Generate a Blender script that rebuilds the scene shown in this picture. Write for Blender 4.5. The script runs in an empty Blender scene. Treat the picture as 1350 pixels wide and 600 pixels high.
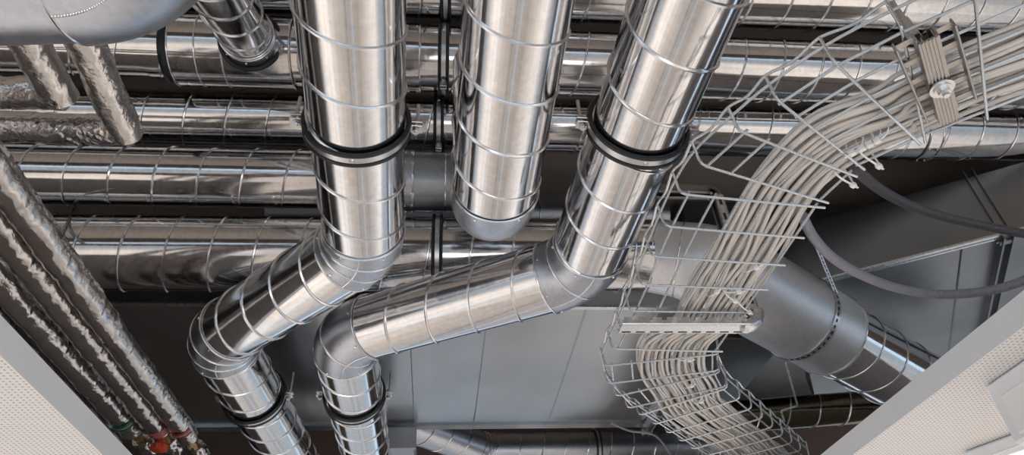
import bpy, math, random
from mathutils import Vector, Matrix, noise
random.seed(7)
V = Vector
S = bpy.context.scene
COL = S.collection
EYE = 1.65                      # camera height; heights below are written relative to the eye, then lifted

# ------------------------------------------------------------------ camera
F = 900.0
th, ps, ro = map(math.radians, (38.25, 7.5, -3.5))
_r = V((math.cos(ps), -math.sin(ps), 0)); _fh = V((math.sin(ps), math.cos(ps), 0)); _z = V((0, 0, 1))
CF = _fh*math.cos(th) + _z*math.sin(th); _u = -_fh*math.sin(th) + _z*math.cos(th)
CR = _r*math.cos(ro) + _u*math.sin(ro); CU = -_r*math.sin(ro) + _u*math.cos(ro)
cam = bpy.data.cameras.new('camera'); co = bpy.data.objects.new('camera', cam); COL.objects.link(co)
cam.lens = 24; cam.sensor_width = 36; cam.sensor_fit = 'HORIZONTAL'; cam.clip_start = 0.02
M = Matrix((CR, CU, -CF)).transposed().to_4x4(); M.translation = V((0, 0, EYE)); co.matrix_world = M
S.camera = co
LIFT = V((0, 0, EYE))

def ray(px, py):
    return CF + CR*((px-675)/F) - CU*((py-300)/F)
def P(px, py, h):                # the point of the plane at height h above the eye that lies in this direction
    d = ray(px, py); return d*(h/d.z) + LIFT
def near_axis(p0, p1, px, py):   # point of the line p0-p1 closest to a sight line
    d = ray(px, py).normalized(); a = (p1-p0).normalized(); w = p0-LIFT
    b = a.dot(d); den = 1-b*b
    t = (b*d.dot(w) - a.dot(w))/den
    return p0 + a*t
def W(x, y, h): return V((x, y, h+EYE))

# ------------------------------------------------------------------ geometry: lists of (verts, faces, uvs-per-face)
class G:
    def __init__(s): s.v = []; s.f = []; s.uv = []; s.m = []
    def add(s, v, f, uv=None, m=0):
        o = len(s.v); s.v += [V(p) for p in v]
        for k, q in enumerate(f):
            s.f.append([i+o for i in q]); s.uv.append(uv[k] if uv else [(0, 0)]*len(q)); s.m.append(m)
        return s

def frames(pts, closed=False, up=None):
    n = len(pts); T = []
    for i in range(n):
        a = pts[(i-1) % n] if closed else pts[max(i-1, 0)]; b = pts[(i+1) % n] if closed else pts[min(i+1, n-1)]
        d = b-a
        T.append(d.normalized() if d.length > 1e-9 else V((0, 0, 1)))
    if up is None: up = V((0, 0, 1)) if abs(T[0].z) < .9 else V((0, 1, 0))
    N = (up - T[0]*up.dot(T[0])).normalized(); out = []
    for i in range(n):
        N = (N - T[i]*N.dot(T[i]))
        N.normalize()
        out.append((T[i], N, T[i].cross(N)))
    return out

def tube(pts, r, n=40, caps=True, closed=False, g=None, m=0, up=None, u0=0.0):
    g = g or G(); pts = [V(p) for p in pts]; fr = frames(pts, closed, up); k = len(pts)
    v = []; L = [u0]
    for i, (p, (t, a, b)) in enumerate(zip(pts, fr)):
        rr = r[i] if isinstance(r, (list, tuple)) else r
        if i: L.append(L[-1] + (p-pts[i-1]).length)
        for j in range(n):
            an = 2*math.pi*j/n; v.append(p + (a*math.cos(an) + b*math.sin(an))*rr)
    f = []; uv = []
    for i in range(k if closed else k-1):
        i2 = (i+1) % k
        for j in range(n):
            j2 = (j+1) % n
            f.append((i*n+j, i*n+j2, i2*n+j2, i2*n+j))
            x0, x1 = L[i], (L[i2] if i2 else L[-1]+.01)
            uv.append([(x0, j/n), (x0, (j+1)/n), (x1, (j+1)/n), (x1, j/n)])
    if caps and not closed:
        f.append(tuple(range(n-1, -1, -1))); uv.append([(0, 0)]*n)
        f.append(tuple((k-1)*n+j for j in range(n))); uv.append([(0, 0)]*n)
    g.add(v, f, uv, m); return g

def box(c, ax, ay, az, g=None, m=0, bev=0.0):    # centre and three half-extent vectors; chamfered when bev > 0
    g = g or G(); c = V(c)
    if bev <= 0:
        v = [c+ax*x+ay*y+az*z for x in (-1, 1) for y in (-1, 1) for z in (-1, 1)]
        f = [(0, 1, 3, 2), (4, 6, 7, 5), (0, 4, 5, 1), (2, 3, 7, 6), (0, 2, 6, 4), (1, 5, 7, 3)]
        g.add(v, f, None, m); return g
    lx, ly, lz = ax.length, ay.length, az.length; ux, uy, uz = ax/lx, ay/ly, az/lz
    b = min(bev, lx*.9, ly*.9, lz*.9); v = []; idx = {}
    for x in (-1, 1):
        for y in (-1, 1):
            for z in (-1, 1):
                for k in range(3):
                    e = [lx-b, ly-b, lz-b]; e[k] += b
                    idx[(x, y, z, k)] = len(v); v.append(c+ux*x*e[0]+uy*y*e[1]+uz*z*e[2])
    f = []
    for k in range(3):
        o = [q for q in range(3) if q != k]
        for s in (-1, 1):
            q = []
            for (i, j) in ((-1, -1), (1, -1), (1, 1), (-1, 1)):
                t = [0, 0, 0]; t[k] = s; t[o[0]] = i; t[o[1]] = j; q.append(idx[(*t, k)])
            f.append(q)
    for k in range(3):
        o = [q for q in range(3) if q != k]
        for i in (-1, 1):
            for j in (-1, 1):
                q = []
                for s in (-1, 1):
                    t = [0, 0, 0]; t[k] = s; t[o[0]] = i; t[o[1]] = j
                    pr = [idx[(*t, o[0])], idx[(*t, o[1])]]
                    q += pr if s < 0 else pr[::-1]
                f.append(q)
    for x in (-1, 1):
        for y in (-1, 1):
            for z in (-1, 1): f.append([idx[(x, y, z, k)] for k in range(3)])
    g.add(v, f, None, m); return g

def revolve_ring(c, axis, prof, n=64, g=None, m=0, a0=0, a1=2*math.pi, ref=None):   # closed profile [(radius, along)] swept about an axis
    g = g or G(); axis = axis.normalized()
    ref = ref or (V((0, 0, 1)) if abs(axis.z) < .9 else V((1, 0, 0)))
    N = (ref-axis*ref.dot(axis)).normalized(); B = axis.cross(N)
    full = abs(a1-a0-2*math.pi) < 1e-6; cnt = n if full else n+1; k = len(prof); v = []; f = []; uv = []
    for i in range(cnt):
        an = a0+(a1-a0)*i/n; d = N*math.cos(an)+B*math.sin(an)
        for (r, s) in prof: v.append(c+d*r+axis*s)
    for i in range(n):
        i2 = (i+1) % cnt
        for j in range(k):
            j2 = (j+1) % k
            f.append((i*k+j, i*k+j2, i2*k+j2, i2*k+j))
            uv.append([(prof[j][1], i/n), (prof[j2][1], i/n), (prof[j2][1], (i+1)/n), (prof[j][1], (i+1)/n)])
    if not full:
        f.append(tuple(range(k-1, -1, -1))); uv.append([(0, 0)]*k)
        f.append(tuple((cnt-1)*k+j for j in range(k))); uv.append([(0, 0)]*k)
    g.add(v, f, uv, m); return g

def bead(c, axis, R, r, g=None, m=0, n=64):
    return revolve_ring(c, axis, [(R+r*math.cos(q*math.pi/4), r*math.sin(q*math.pi/4)) for q in range(8)], n, g, m)

def helix(p0, p1, R, pitch, r, phase=0.0, g=None, m=0):      # lock seam of a spiral duct, left-handed
    ax = p1-p0; Ln = ax.length; a = ax.normalized()
    up = V((0, 0, 1)) if abs(a.z) < .9 else V((0, 1, 0))
    N = (up-a*up.dot(a)).normalized(); B = a.cross(N)
    turns = Ln/pitch; k = max(8, int(turns*40)); pts = []
    for i in range(k+1):
        t = i/k; an = phase-2*math.pi*turns*t
        pts.append(p0+a*(Ln*t)+(N*math.cos(an)+B*math.sin(an))*R)
    return tube(pts, r, 6, True, False, g, m)

def arc_corner(a, c, b, r, n=18):                             # fillet of corner a-c-b
    d1 = (c-a).normalized(); d2 = (b-c).normalized(); an = d1.angle(d2); t = r*math.tan(an/2)
    s = c-d1*t; axis = d1.cross(d2).normalized(); cen = s+axis.cross(d1).normalized()*r
    pts = [cen+Matrix.Rotation(an*i/n, 3, axis) @ (s-cen) for i in range(n+1)]
    return pts, d1, d2

def smooth_path(pts, n=12):                                   # Catmull-Rom
    pts = [V(p) for p in pts]; out = []
    for i in range(len(pts)-1):
        p0 = pts[max(i-1, 0)]; p1 = pts[i]; p2 = pts[i+1]; p3 = pts[min(i+2, len(pts)-1)]
        for k in range(n):
            t = k/n
            out.append(.5*((2*p1)+(p2-p0)*t+(2*p0-5*p1+4*p2-p3)*t*t+(-p0+3*p1-3*p2+p3)*t**3))
    out.append(pts[-1]); return out

# ------------------------------------------------------------------ scene objects
def thing(name, label, cat, loc=(0, 0, 0), group=None, kind=None):
    o = bpy.data.objects.new(name, None); COL.objects.link(o); o.location = loc; o.empty_display_size = .05
    tag(o, label, cat, group, kind); return o
def tag(o, label=None, cat=None, group=None, kind=None):
    if label: o['label'] = label
    if cat: o['category'] = cat
    if group: o['group'] = group
    if kind: o['kind'] = kind
    return o
def base_of(o):
    while o.parent: o = o.parent
    return V(o.location)
def obj(name, g, mat, parent=None, smooth=35, loc=None):
    base = base_of(parent) if parent else V(loc) if loc is not None else V((0, 0, 0))
    me = bpy.data.meshes.new(name); me.from_pydata([p-base for p in g.v], [], g.f)
    uvl = me.uv_layers.new(name='UVMap')
    flat = [c for q in g.uv for p in q for c in p]
    uvl.data.foreach_set('uv', flat)
    for mm in (mat if isinstance(mat, (list, tuple)) else [mat]): me.materials.append(mm)
    me.polygons.foreach_set('material_index', g.m)
    if smooth:
        me.polygons.foreach_set('use_smooth', [True]*len(me.polygons))
        me.update()
        me.set_sharp_from_angle(angle=math.radians(smooth))
    me.update(); me.validate()
    o = bpy.data.objects.new(name, me); COL.objects.link(o)
    if parent: o.parent = parent
    else: o.location = base
    return o

# ------------------------------------------------------------------ materials
def mat(name):
    m = bpy.data.materials.new(name); m.use_nodes = True; nt = m.node_tree; b = nt.nodes['Principled BSDF']
    return m, nt, b
def node(nt, t, **k):
    n = nt.nodes.new(t)
    for a, v in k.items():
        if a in n.inputs: n.inputs[a].default_value = v
        else: setattr(n, a, v)
    return n
def link(nt, a, b): nt.links.new(a, b)
def plain(name, col, rough=.5, metal=0.0, bump=0, scale=60, spec=None):
    m, nt, b = mat(name)
    b.inputs['Base Color'].default_value = (*col, 1); b.inputs['Roughness'].default_value = rough; b.inputs['Metallic'].default_value = metal
    if spec is not None: b.inputs['Specular IOR Level'].default_value = spec
    tc = node(nt, 'ShaderNodeTexCoord'); nz = node(nt, 'ShaderNodeTexNoise', Scale=scale, Detail=4.0)
    link(nt, tc.outputs['Object'], nz.inputs['Vector'])
    rm = node(nt, 'ShaderNodeMapRange'); rm.inputs[3].default_value = max(rough-.06, .02); rm.inputs[4].default_value = min(rough+.06, 1)
    link(nt, nz.outputs['Fac'], rm.inputs[0]); link(nt, rm.outputs[0], b.inputs['Roughness'])
    if bump:
        bp = node(nt, 'ShaderNodeBump', Strength=bump, Distance=.002); link(nt, nz.outputs['Fac'], bp.inputs['Height']); link(nt, bp.outputs[0], b.inputs['Normal'])
    return m
def galv(name, lo, hi, r0, r1, dent=.25, sx=3.0, sy=5.0, spangle=90, coord='UV', grain=.15):
    """zinc-coated sheet: spangle flakes, rolling marks along the strip, slight waviness of the sheet"""
    m, nt, b = mat(name); b.inputs['Metallic'].default_value = 1
    tc = node(nt, 'ShaderNodeTexCoord')
    mp = node(nt, 'ShaderNodeMapping'); mp.inputs['Scale'].default_value = (1, .63, 1) if coord == 'UV' else (1, 1, 1)
    link(nt, tc.outputs[coord], mp.inputs['Vector'])
    vo = node(nt, 'ShaderNodeTexVoronoi', Scale=spangle); link(nt, mp.outputs[0], vo.inputs['Vector'])
    bw = node(nt, 'ShaderNodeRGBToBW'); link(nt, vo.outputs['Color'], bw.inputs[0])
    nz = node(nt, 'ShaderNodeTexNoise', Scale=4.0, Detail=5.0, Roughness=.6); link(nt, mp.outputs[0], nz.inputs['Vector'])
    mp2 = node(nt, 'ShaderNodeMapping'); mp2.inputs['Scale'].default_value = (220, 3, 3); link(nt, tc.outputs[coord], mp2.inputs['Vector'])
    st = node(nt, 'ShaderNodeTexNoise', Scale=1.0, Detail=3.0); link(nt, mp2.outputs[0], st.inputs['Vector'])
    a = node(nt, 'ShaderNodeMath', operation='MULTIPLY_ADD'); a.inputs[1].default_value = .45; link(nt, bw.outputs[0], a.inputs[0])
    a2 = node(nt, 'ShaderNodeMath', operation='MULTIPLY'); a2.inputs[1].default_value = .55; link(nt, nz.outputs['Fac'], a2.inputs[0]); link(nt, a2.outputs[0], a.inputs[2])
    cr = node(nt, 'ShaderNodeValToRGB'); cr.color_ramp.elements[0].position = .25; cr.color_ramp.elements[1].position = .75
    cr.color_ramp.elements[0].color = (*lo, 1); cr.color_ramp.elements[1].color = (*hi, 1)
    link(nt, a.outputs[0], cr.inputs[0]); link(nt, cr.outputs[0], b.inputs['Base Color'])
    rm = node(nt, 'ShaderNodeMapRange'); rm.inputs[1].default_value = .25; rm.inputs[2].default_value = .75; rm.inputs[3].default_value = r0; rm.inputs[4].default_value = r1
    a3 = node(nt, 'ShaderNodeMath', operation='MULTIPLY_ADD'); a3.inputs[1].default_value = .5; link(nt, st.outputs['Fac'], a3.inputs[0])
    a4 = node(nt, 'ShaderNodeMath', operation='MULTIPLY'); a4.inputs[1].default_value = .5; link(nt, a.outputs[0], a4.inputs[0]); link(nt, a4.outputs[0], a3.inputs[2])
    link(nt, a3.outputs[0], rm.inputs[0]); link(nt, rm.outputs[0], b.inputs['Roughness'])
    mp3 = node(nt, 'ShaderNodeMapping'); mp3.inputs['Scale'].default_value = (sx, sy, sy); link(nt, tc.outputs[coord], mp3.inputs['Vector'])
    wv = node(nt, 'ShaderNodeTexNoise', Scale=1.0, Detail=2.0); link(nt, mp3.outputs[0], wv.inputs['Vector'])
    b1 = node(nt, 'ShaderNodeBump', Strength=dent, Distance=.01); link(nt, wv.outputs['Fac'], b1.inputs['Height'])
    b2 = node(nt, 'ShaderNodeBump', Strength=grain, Distance=.0003); link(nt, st.outputs['Fac'], b2.inputs['Height']); link(nt, b1.outputs[0], b2.inputs['Normal'])
    link(nt, b2.outputs[0], b.inputs['Normal'])
    return m

m_duct = galv('galvanised_spiral_sheet', (.66, .67, .69), (.78, .78, .79), .06, .15, dent=.07)
m_cross = galv('weathered_spiral_sheet', (.56, .56, .57), (.70, .69, .68), .06, .17, dent=.11)
m_elbow = galv('pressed_zinc_elbow', (.44, .47, .53), (.53, .56, .61), .30, .40, dent=.10)
m_lowduct = galv('shaded_duct_sheet', (.15, .125, .09), (.24, .20, .145), .12, .25)  # deep shade and gold-brown reflection put into the sheet colour
m_sleeve = galv('matte_zinc_sleeve', (.76, .79, .84), (.85, .87, .90), .42, .52, dent=.05)
m_dull = galv('dull_zinc_fitting', (.34, .36, .40), (.44, .46, .50), .34, .46, dent=.10)
def sheet_mat(name, lo, hi, r):
    m, nt, b = mat(name); b.inputs['Metallic'].default_value = 1; b.inputs['Roughness'].default_value = r
    tc = node(nt, 'ShaderNodeTexCoord')
    n1 = node(nt, 'ShaderNodeTexNoise', Scale=2.2, Detail=3.0); link(nt, tc.outputs['Object'], n1.inputs['Vector'])
    cr = node(nt, 'ShaderNodeValToRGB'); cr.color_ramp.elements[0].position = .3; cr.color_ramp.elements[1].position = .7
    cr.color_ramp.elements[0].color = (*lo, 1); cr.color_ramp.elements[1].color = (*hi, 1)
    link(nt, n1.outputs['Fac'], cr.inputs[0]); link(nt, cr.outputs[0], b.inputs['Base Color'])
    mp = node(nt, 'ShaderNodeMapping'); mp.inputs['Scale'].default_value = (5.5, .9, 3); link(nt, tc.outputs['Object'], mp.inputs['Vector'])
    n2 = node(nt, 'ShaderNodeTexNoise', Scale=1.0, Detail=1.5); link(nt, mp.outputs[0], n2.inputs['Vector'])
    bp = node(nt, 'ShaderNodeBump', Strength=.30, Distance=.02); link(nt, n2.outputs['Fac'], bp.inputs['Height']); link(nt, bp.outputs[0], b.inputs['Normal'])
    return m
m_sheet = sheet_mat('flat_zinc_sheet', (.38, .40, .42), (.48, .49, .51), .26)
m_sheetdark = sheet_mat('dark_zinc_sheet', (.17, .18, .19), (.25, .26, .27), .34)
m_seam = plain('seam_steel', (.80, .81, .83), .22, 1)
m_zinc = plain('bright_zinc_wire', (.64, .67, .69), .28, 1)
m_steel = plain('bolt_steel', (.62, .63, .65), .3, 1)
m_rail = galv('slotted_channel_zinc', (.50, .52, .55), (.66, .68, .70), .28, .4, dent=.05, coord='Object')
m_strut = plain('strut_steel', (.40, .38, .36), .34, 1)
m_black = plain('black_rubber', (.012, .013, .016), .38)
m_dark = plain('dark_steel', (.05, .05, .055), .45, .7)
m_cable = plain('cable_sheath', (.64, .615, .59), .42, 0, .05, 90)
m_tie = plain('white_nylon', (.80, .80, .79), .45)
m_hose = plain('grey_conduit', (.26, .26, .31), .38)
m_hosedark = plain('dark_conduit', (.075, .072, .085), .42)
m_brass = plain('brass', (.45, .30, .12), .35, 1)
m_red = plain('red_handle', (.55, .07, .03), .4)
m_redtape = plain('red_tape', (.20, .012, .015), .4)
m_greentape = plain('green_tape', (.01, .09, .05), .4)
m_whitetape = plain('white_tape', (.75, .75, .75), .5)
m_white = plain('white_enamel', (.80, .80, .81), .45)
m_lens = plain('opal_lens', (.86, .85, .83), .35)
m_slab = plain('concrete_soffit', (.44, .39, .35), .85, 0, .6, 14)
m_wall = plain('plaster', (.12, .09, .08), .8, 0, .3, 20)

def foil_mat(name, lo, hi, r, fs, crush):
    m, nt, b = mat(name); b.inputs['Metallic'].default_value = 1; b.inputs['Roughness'].default_value = r
    tc = node(nt, 'ShaderNodeTexCoord')
    n1 = node(nt, 'ShaderNodeTexNoise', Scale=fs, Detail=4.0, Roughness=.6, Distortion=.8); link(nt, tc.outputs['Object'], n1.inputs['Vector'])
    v1 = node(nt, 'ShaderNodeTexVoronoi', Scale=fs*1.7, feature='DISTANCE_TO_EDGE'); link(nt, tc.outputs['Object'], v1.inputs['Vector'])
    cr = node(nt, 'ShaderNodeValToRGB'); cr.color_ramp.elements[0].color = (*lo, 1); cr.color_ramp.elements[1].color = (*hi, 1)
    link(nt, n1.outputs['Fac'], cr.inputs[0]); link(nt, cr.outputs[0], b.inputs['Base Color'])
    b1 = node(nt, 'ShaderNodeBump', Strength=.55, Distance=.006); link(nt, n1.outputs['Fac'], b1.inputs['Height'])
    b2 = node(nt, 'ShaderNodeBump', Strength=crush, Distance=.006); link(nt, v1.outputs['Distance'], b2.inputs['Height']); link(nt, b1.outputs[0], b2.inputs['Normal'])
    link(nt, b2.outputs[0], b.inputs['Normal']); return m
m_foil = foil_mat('crumpled_foil', (.44, .41, .39), (.72, .69, .67), .19, 24.0, .10)
m_foilrun = foil_mat('wrinkled_foil', (.60, .56, .53), (.84, .81, .78), .2, 42.0, .16)
m_foildull = foil_mat('crushed_foil', (.48, .46, .45), (.90, .88, .87), .13, 34.0, .55)

def panel_mat():
    m, nt, b = mat('perforated_white_panel'); b.inputs['Roughness'].default_value = .5
    tc = node(nt, 'ShaderNodeTexCoord'); sp = node(nt, 'ShaderNodeSeparateXYZ'); link(nt, tc.outputs['Object'], sp.inputs[0])
    pitch = .0125; acc = []
    for k, off in ((0, 0), (1, 0)):
        d = node(nt, 'ShaderNodeMath', operation='MULTIPLY'); d.inputs[1].default_value = 1/pitch; link(nt, sp.outputs[k], d.inputs[0])
        fr = node(nt, 'ShaderNodeMath', operation='FRACT'); link(nt, d.outputs[0], fr.inputs[0])
        s = node(nt, 'ShaderNodeMath', operation='SUBTRACT'); s.inputs[1].default_value = .5; link(nt, fr.outputs[0], s.inputs[0])
        q = node(nt, 'ShaderNodeMath', operation='MULTIPLY'); link(nt, s.outputs[0], q.inputs[0]); link(nt, s.outputs[0], q.inputs[1]); acc.append(q)
    ad = node(nt, 'ShaderNodeMath', operation='ADD'); link(nt, acc[0].outputs[0], ad.inputs[0]); link(nt, acc[1].outputs[0], ad.inputs[1])
    lt = node(nt, 'ShaderNodeMath', operation='LESS_THAN'); lt.inputs[1].default_value = .19**2; link(nt, ad.outputs[0], lt.inputs[0])
    mx = node(nt, 'ShaderNodeMix', data_type='RGBA'); mx.inputs[6].default_value = (.80, .78, .765, 1); mx.inputs[7].default_value = (.30, .29, .29, 1)
    link(nt, lt.outputs[0], mx.inputs[0]); link(nt, mx.outputs[2], b.inputs['Base Color']); return m
m_panel = panel_mat()

def floor_mat():
    """unseen floor: crossing oatmeal, tan, orange-brown and pale grey bands, made up for their streaks in the ducts"""
    m, nt, b = mat('banded_floor'); b.inputs['Roughness'].default_value = .6
    tc = node(nt, 'ShaderNodeTexCoord'); sp = node(nt, 'ShaderNodeSeparateXYZ'); link(nt, tc.outputs['Object'], sp.inputs[0])
    outs = []
    for k, sc, seed in ((0, .80, 3.3), (1, .60, 11.7)):
        c = node(nt, 'ShaderNodeCombineXYZ'); mm = node(nt, 'ShaderNodeMath', operation='MULTIPLY'); mm.inputs[1].default_value = sc
        link(nt, sp.outputs[k], mm.inputs[0]); link(nt, mm.outputs[0], c.inputs[0]); c.inputs[1].default_value = seed
        n = node(nt, 'ShaderNodeTexNoise', Scale=2.4, Detail=3.0, Roughness=.65); link(nt, c.outputs[0], n.inputs['Vector'])
        cr = node(nt, 'ShaderNodeValToRGB'); e = cr.color_ramp.elements
        e[0].position = .34; e[0].color = (.22, .21, .205, 1); e[1].position = .66; e[1].color = (.76, .78, .82, 1)
        for pos, colr in ((.41, (.60, .43, .30)), (.455, (.36, .345, .335)), (.50, (.66, .655, .65)), (.54, (.60, .455, .345)), (.585, (.42, .41, .40))):
            if k: colr = (.14+.74*colr[0], .12+.74*colr[1], .10+.74*colr[2])
            q = e.new(pos); q.color = (*colr, 1)
        link(nt, n.outputs['Fac'], cr.inputs[0]); outs.append(cr)
        if k: e[0].color = (.42, .37, .31, 1)
    mx = node(nt, 'ShaderNodeMix', data_type='RGBA'); mx.inputs[0].default_value = .38
    link(nt, outs[0].outputs[0], mx.inputs[6]); link(nt, outs[1].outputs[0], mx.inputs[7]); link(nt, mx.outputs[2], b.inputs['Base Color']); return m
m_floor = floor_mat()  # band pattern made up so the ducts reflect coloured streaks

def emit(name, col, s):
    m = bpy.data.materials.new(name); m.use_nodes = True; nt = m.node_tree; nt.nodes.clear()
    e = nt.nodes.new('ShaderNodeEmission'); e.inputs[0].default_value = (*col, 1); e.inputs[1].default_value = s
    o = nt.nodes.new('ShaderNodeOutputMaterial'); nt.links.new(e.outputs[0], o.inputs[0]); return m
m_lamp = emit('lamp_diffuser', (1, .95, .87), 4.0)

X, Y, Z = V((1, 0, 0)), V((0, 1, 0)), V((0, 0, 1))
def rectslab(x0, x1, y0, y1, z0, z1, g=None, m=0):
    return box(((x0+x1)/2, (y0+y1)/2, (z0+z1)/2), X*((x1-x0)/2), Y*((y1-y0)/2), Z*((z1-z0)/2), g, m)

# ------------------------------------------------------------------ the room
PZ = EYE+.65                                            # suspended ceiling
tag(obj('floor', rectslab(-14, 14, -12, 18, -.1, 0), m_floor, smooth=0), kind='structure')
tag(obj('ceiling', rectslab(-6, 6, -5, 7.4, EYE+2.20, EYE+2.65), m_slab, smooth=0), kind='structure')
for nm, a in (('wall_left', (-6.2, -6, -5, 7.4)), ('wall_right', (6, 6.2, -5, 7.4)), ('wall_front', (-6.2, 6.2, 7.4, 7.6)), ('wall_back', (-6.2, 6.2, -5.2, -5))):
    tag(obj(nm, rectslab(*a, PZ, EYE+2.65), m_wall, smooth=0), kind='structure')

tag(obj('added_beam_1', rectslab(-6, 6, 4.35, 4.6, EYE+1.3, EYE+2.2), m_wall, smooth=0), kind='structure')  # added dark beam, covers the lit soffit beyond the far duct
xl = P(90, 556, .65).x; xr = P(1200, 543, .65).x
def ceiling_panel(x0, x1, edge, ya, label):
    t = thing('ceiling_panel', label, 'ceiling panel', (edge, 2, PZ))
    obj('perforated_face', rectslab(x0, x1, ya, 7.4, PZ, PZ+.012), m_panel, t, 0)
    g = rectslab(edge-.002, edge+.002, ya, 7.4, PZ-.001, PZ+.058)
    s = 1 if x1 > edge else -1
    rectslab(min(edge, edge+s*.03), max(edge, edge+s*.03), ya, 7.4, PZ+.054, PZ+.058, g)
    obj('edge_flange', g, m_white, t, 0)
ceiling_panel(-6, xl-.002, xl, 1.12, 'white perforated ceiling panel under the foil-wrapped pipes')
ceiling_panel(xr+.002, 2.30, xr, .98, 'white perforated ceiling panel beside the white light fitting')

# luminaires below the right-hand panel
def luminaire(c0, c1, w, h, label):
    d = (c1-c0).normalized(); sd = d.cross(Z).normalized(); mid = (c0+c1)/2
    t = thing('light_fitting', label, 'light', mid); L = (c1-c0).length/2
    obj('housing', box(mid-Z*(h/2), d*L, sd*(w/2), Z*(h/2), bev=.006), m_white, t, 30)
    for q in (-1, 1):
        obj('side_lens', box(mid-Z*(h/2+.012)+sd*q*(w/2), d*(L-.03), sd*.004, Z*(h/2-.026), bev=.003), m_lens, t, 30)
    obj('diffuser', box(mid-Z*(h+.001), d*(L-.03), sd*(w/2-.02), Z*.004, bev=.002), m_lamp, t, 30)
a = P(1298, 511, .645); f0_ = W(a.x+.08, a.y, .648)
luminaire(f0_, W(a.x+.08, .90, .648), .16, .142, 'white light fitting fixed under the right ceiling panel')
b = P(1270, 597, .645); dl = V((.39, -.92, 0)); sl = V((.92, .39, 0))
luminaire(b+sl*.09+dl*-.0+Z*.003, b+sl*.09+dl*.32+Z*.003, .18, .045, 'glowing light fitting cut off by the bottom right corner')

# ------------------------------------------------------------------ spiral ducts
PITCH = .137
def straight(t, p0, p1, R, material, phase=0., pitch=PITCH, ridge=.0039, name='spiral_pipe'):
    n = max(2, int((p1-p0).length/.05))
    g = tube([p0.lerp(p1, i/n) for i in range(n+1)], R, 64, True)
    helix(p0, p1, R+.0005, pitch, ridge, phase, g, 1)
    return obj(name, g, [material, m_seam], t)
def elbow(t, pts, R, material, name='elbow', beads=(), r1=None, seam=True, screws=True):
    k = len(pts)-1
    rr = [R+(r1-R)*i/k for i in range(k+1)] if r1 else R
    g = tube(pts, rr, 64, True)
    rad = lambda i: rr[i] if isinstance(rr, list) else rr
    for i in beads:
        bead(pts[i], (pts[min(i+1, k)]-pts[max(i-1, 0)]), rad(i)+.0005, .0028, g, 1)
    fr = frames(pts)
    if seam:                                            # the folded seam that runs along the middle of a pressed elbow
        for sg in (1, -1):
            q = []
            ax = (pts[1]-pts[0]).cross(pts[-1]-pts[-2]).normalized()
            for i in range(k+1): q.append(pts[i]+ax*sg*(rad(i)+.0003))
            tube(q, .0018, 6, True, False, g, 1)
    if screws:
        for i in (0, k):
            T, N, B = fr[i]; s = 1 if i == 0 else -1
            for j in range(6):
                an = .5+j*math.pi/3; d = N*math.cos(an)+B*math.sin(an)
                tube([pts[i]+T*s*.012+d*(rad(i)-.002), pts[i]+T*s*.012+d*(rad(i)+.003)], [.0045, .003], 8, True, False, g, 1)
    return obj(name, g, [material, m_seam], t)
def collar(t, c, axis, R, w, material, name='coupling', screws=4, beadr=.003):
    axis = axis.normalized(); h = w/2
    g = revolve_ring(c, axis, [(R-.004, -h), (R+.0025, -h), (R+.0025, h), (R-.004, h)], 64)
    for s in (-1, 1): bead(c+axis*s*h, axis, R+.0025, beadr, g, 1)
    N = (Z-axis*Z.dot(axis)).normalized() if abs(axis.z) < .9 else X.copy(); B = axis.cross(N)
    for j in range(screws*2):
        an = .6+j*math.pi/screws; d = N*math.cos(an)+B*math.sin(an)
        for s in (-1, 1):
            q = c+axis*s*(h*.6)+d*R
            tube([q, q+d*.006], [.005, .003], 8, True, False, g, 1)
    return obj(name, g, [material, m_seam], t)

def route(name, label, corners, R, material, bend, group=None, elbow_mat=None, beads=(0, 6, 12, 18), phases=None, cat='duct'):
    """a round duct through corner points: spiral pipes joined by elbows"""
    t = thing(name, label, cat, corners[0], group); ends = [corners[0]]; k = 0
    for i in range(1, len(corners)-1):
        pts, d1, d2 = arc_corner(corners[i-1], corners[i], corners[i+1], bend)
        elbow(t, pts, R+.0022, elbow_mat or m_elbow, beads=beads)
        ends += [pts[0], pts[-1]]
    ends.append(corners[-1])
    for i in range(0, len(ends), 2):
        straight(t, ends[i], ends[i+1], R, material, phases[i//2] if phases else i*.7)
    return t, ends

RD = .1
d1c = [P(456, -70, 1.08)*2.6-P(481, 322, 1.08)*1.6, P(481, 322, 1.08), P(288, 444, 1.10), P(398, 625, 1.10)]
duct_a, ea = route('spiral_duct', 'shiny spiral duct furthest left of the three hanging lowest, kinked to the left', d1c, RD, m_duct, .19)
d3c = [P(932, -70, 1.08)*2.6-P(768, 354, 1.08)*1.6, P(768, 354, 1.08), P(452, 441, 1.10), P(488, 625, 1.10)]
duct_c, ec = route('spiral_duct', 'shiny spiral duct beside the wire basket tray, with the longest slanting run', d3c, RD, m_duct, .19, beads=(0, 9, 18))
d2k = P(648, 292, 1.08); d2a = P(692, -70, 1.08)*2.8-d2k*1.8
t, eb = route('spiral_duct', 'straight shiny spiral duct ending in a rounded upturned elbow', [d2a, d2k, d2k+V((0, 0, .62))], RD, m_duct, .13, beads=(0,), phases=[.4, 0])
duct_b = t

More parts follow.
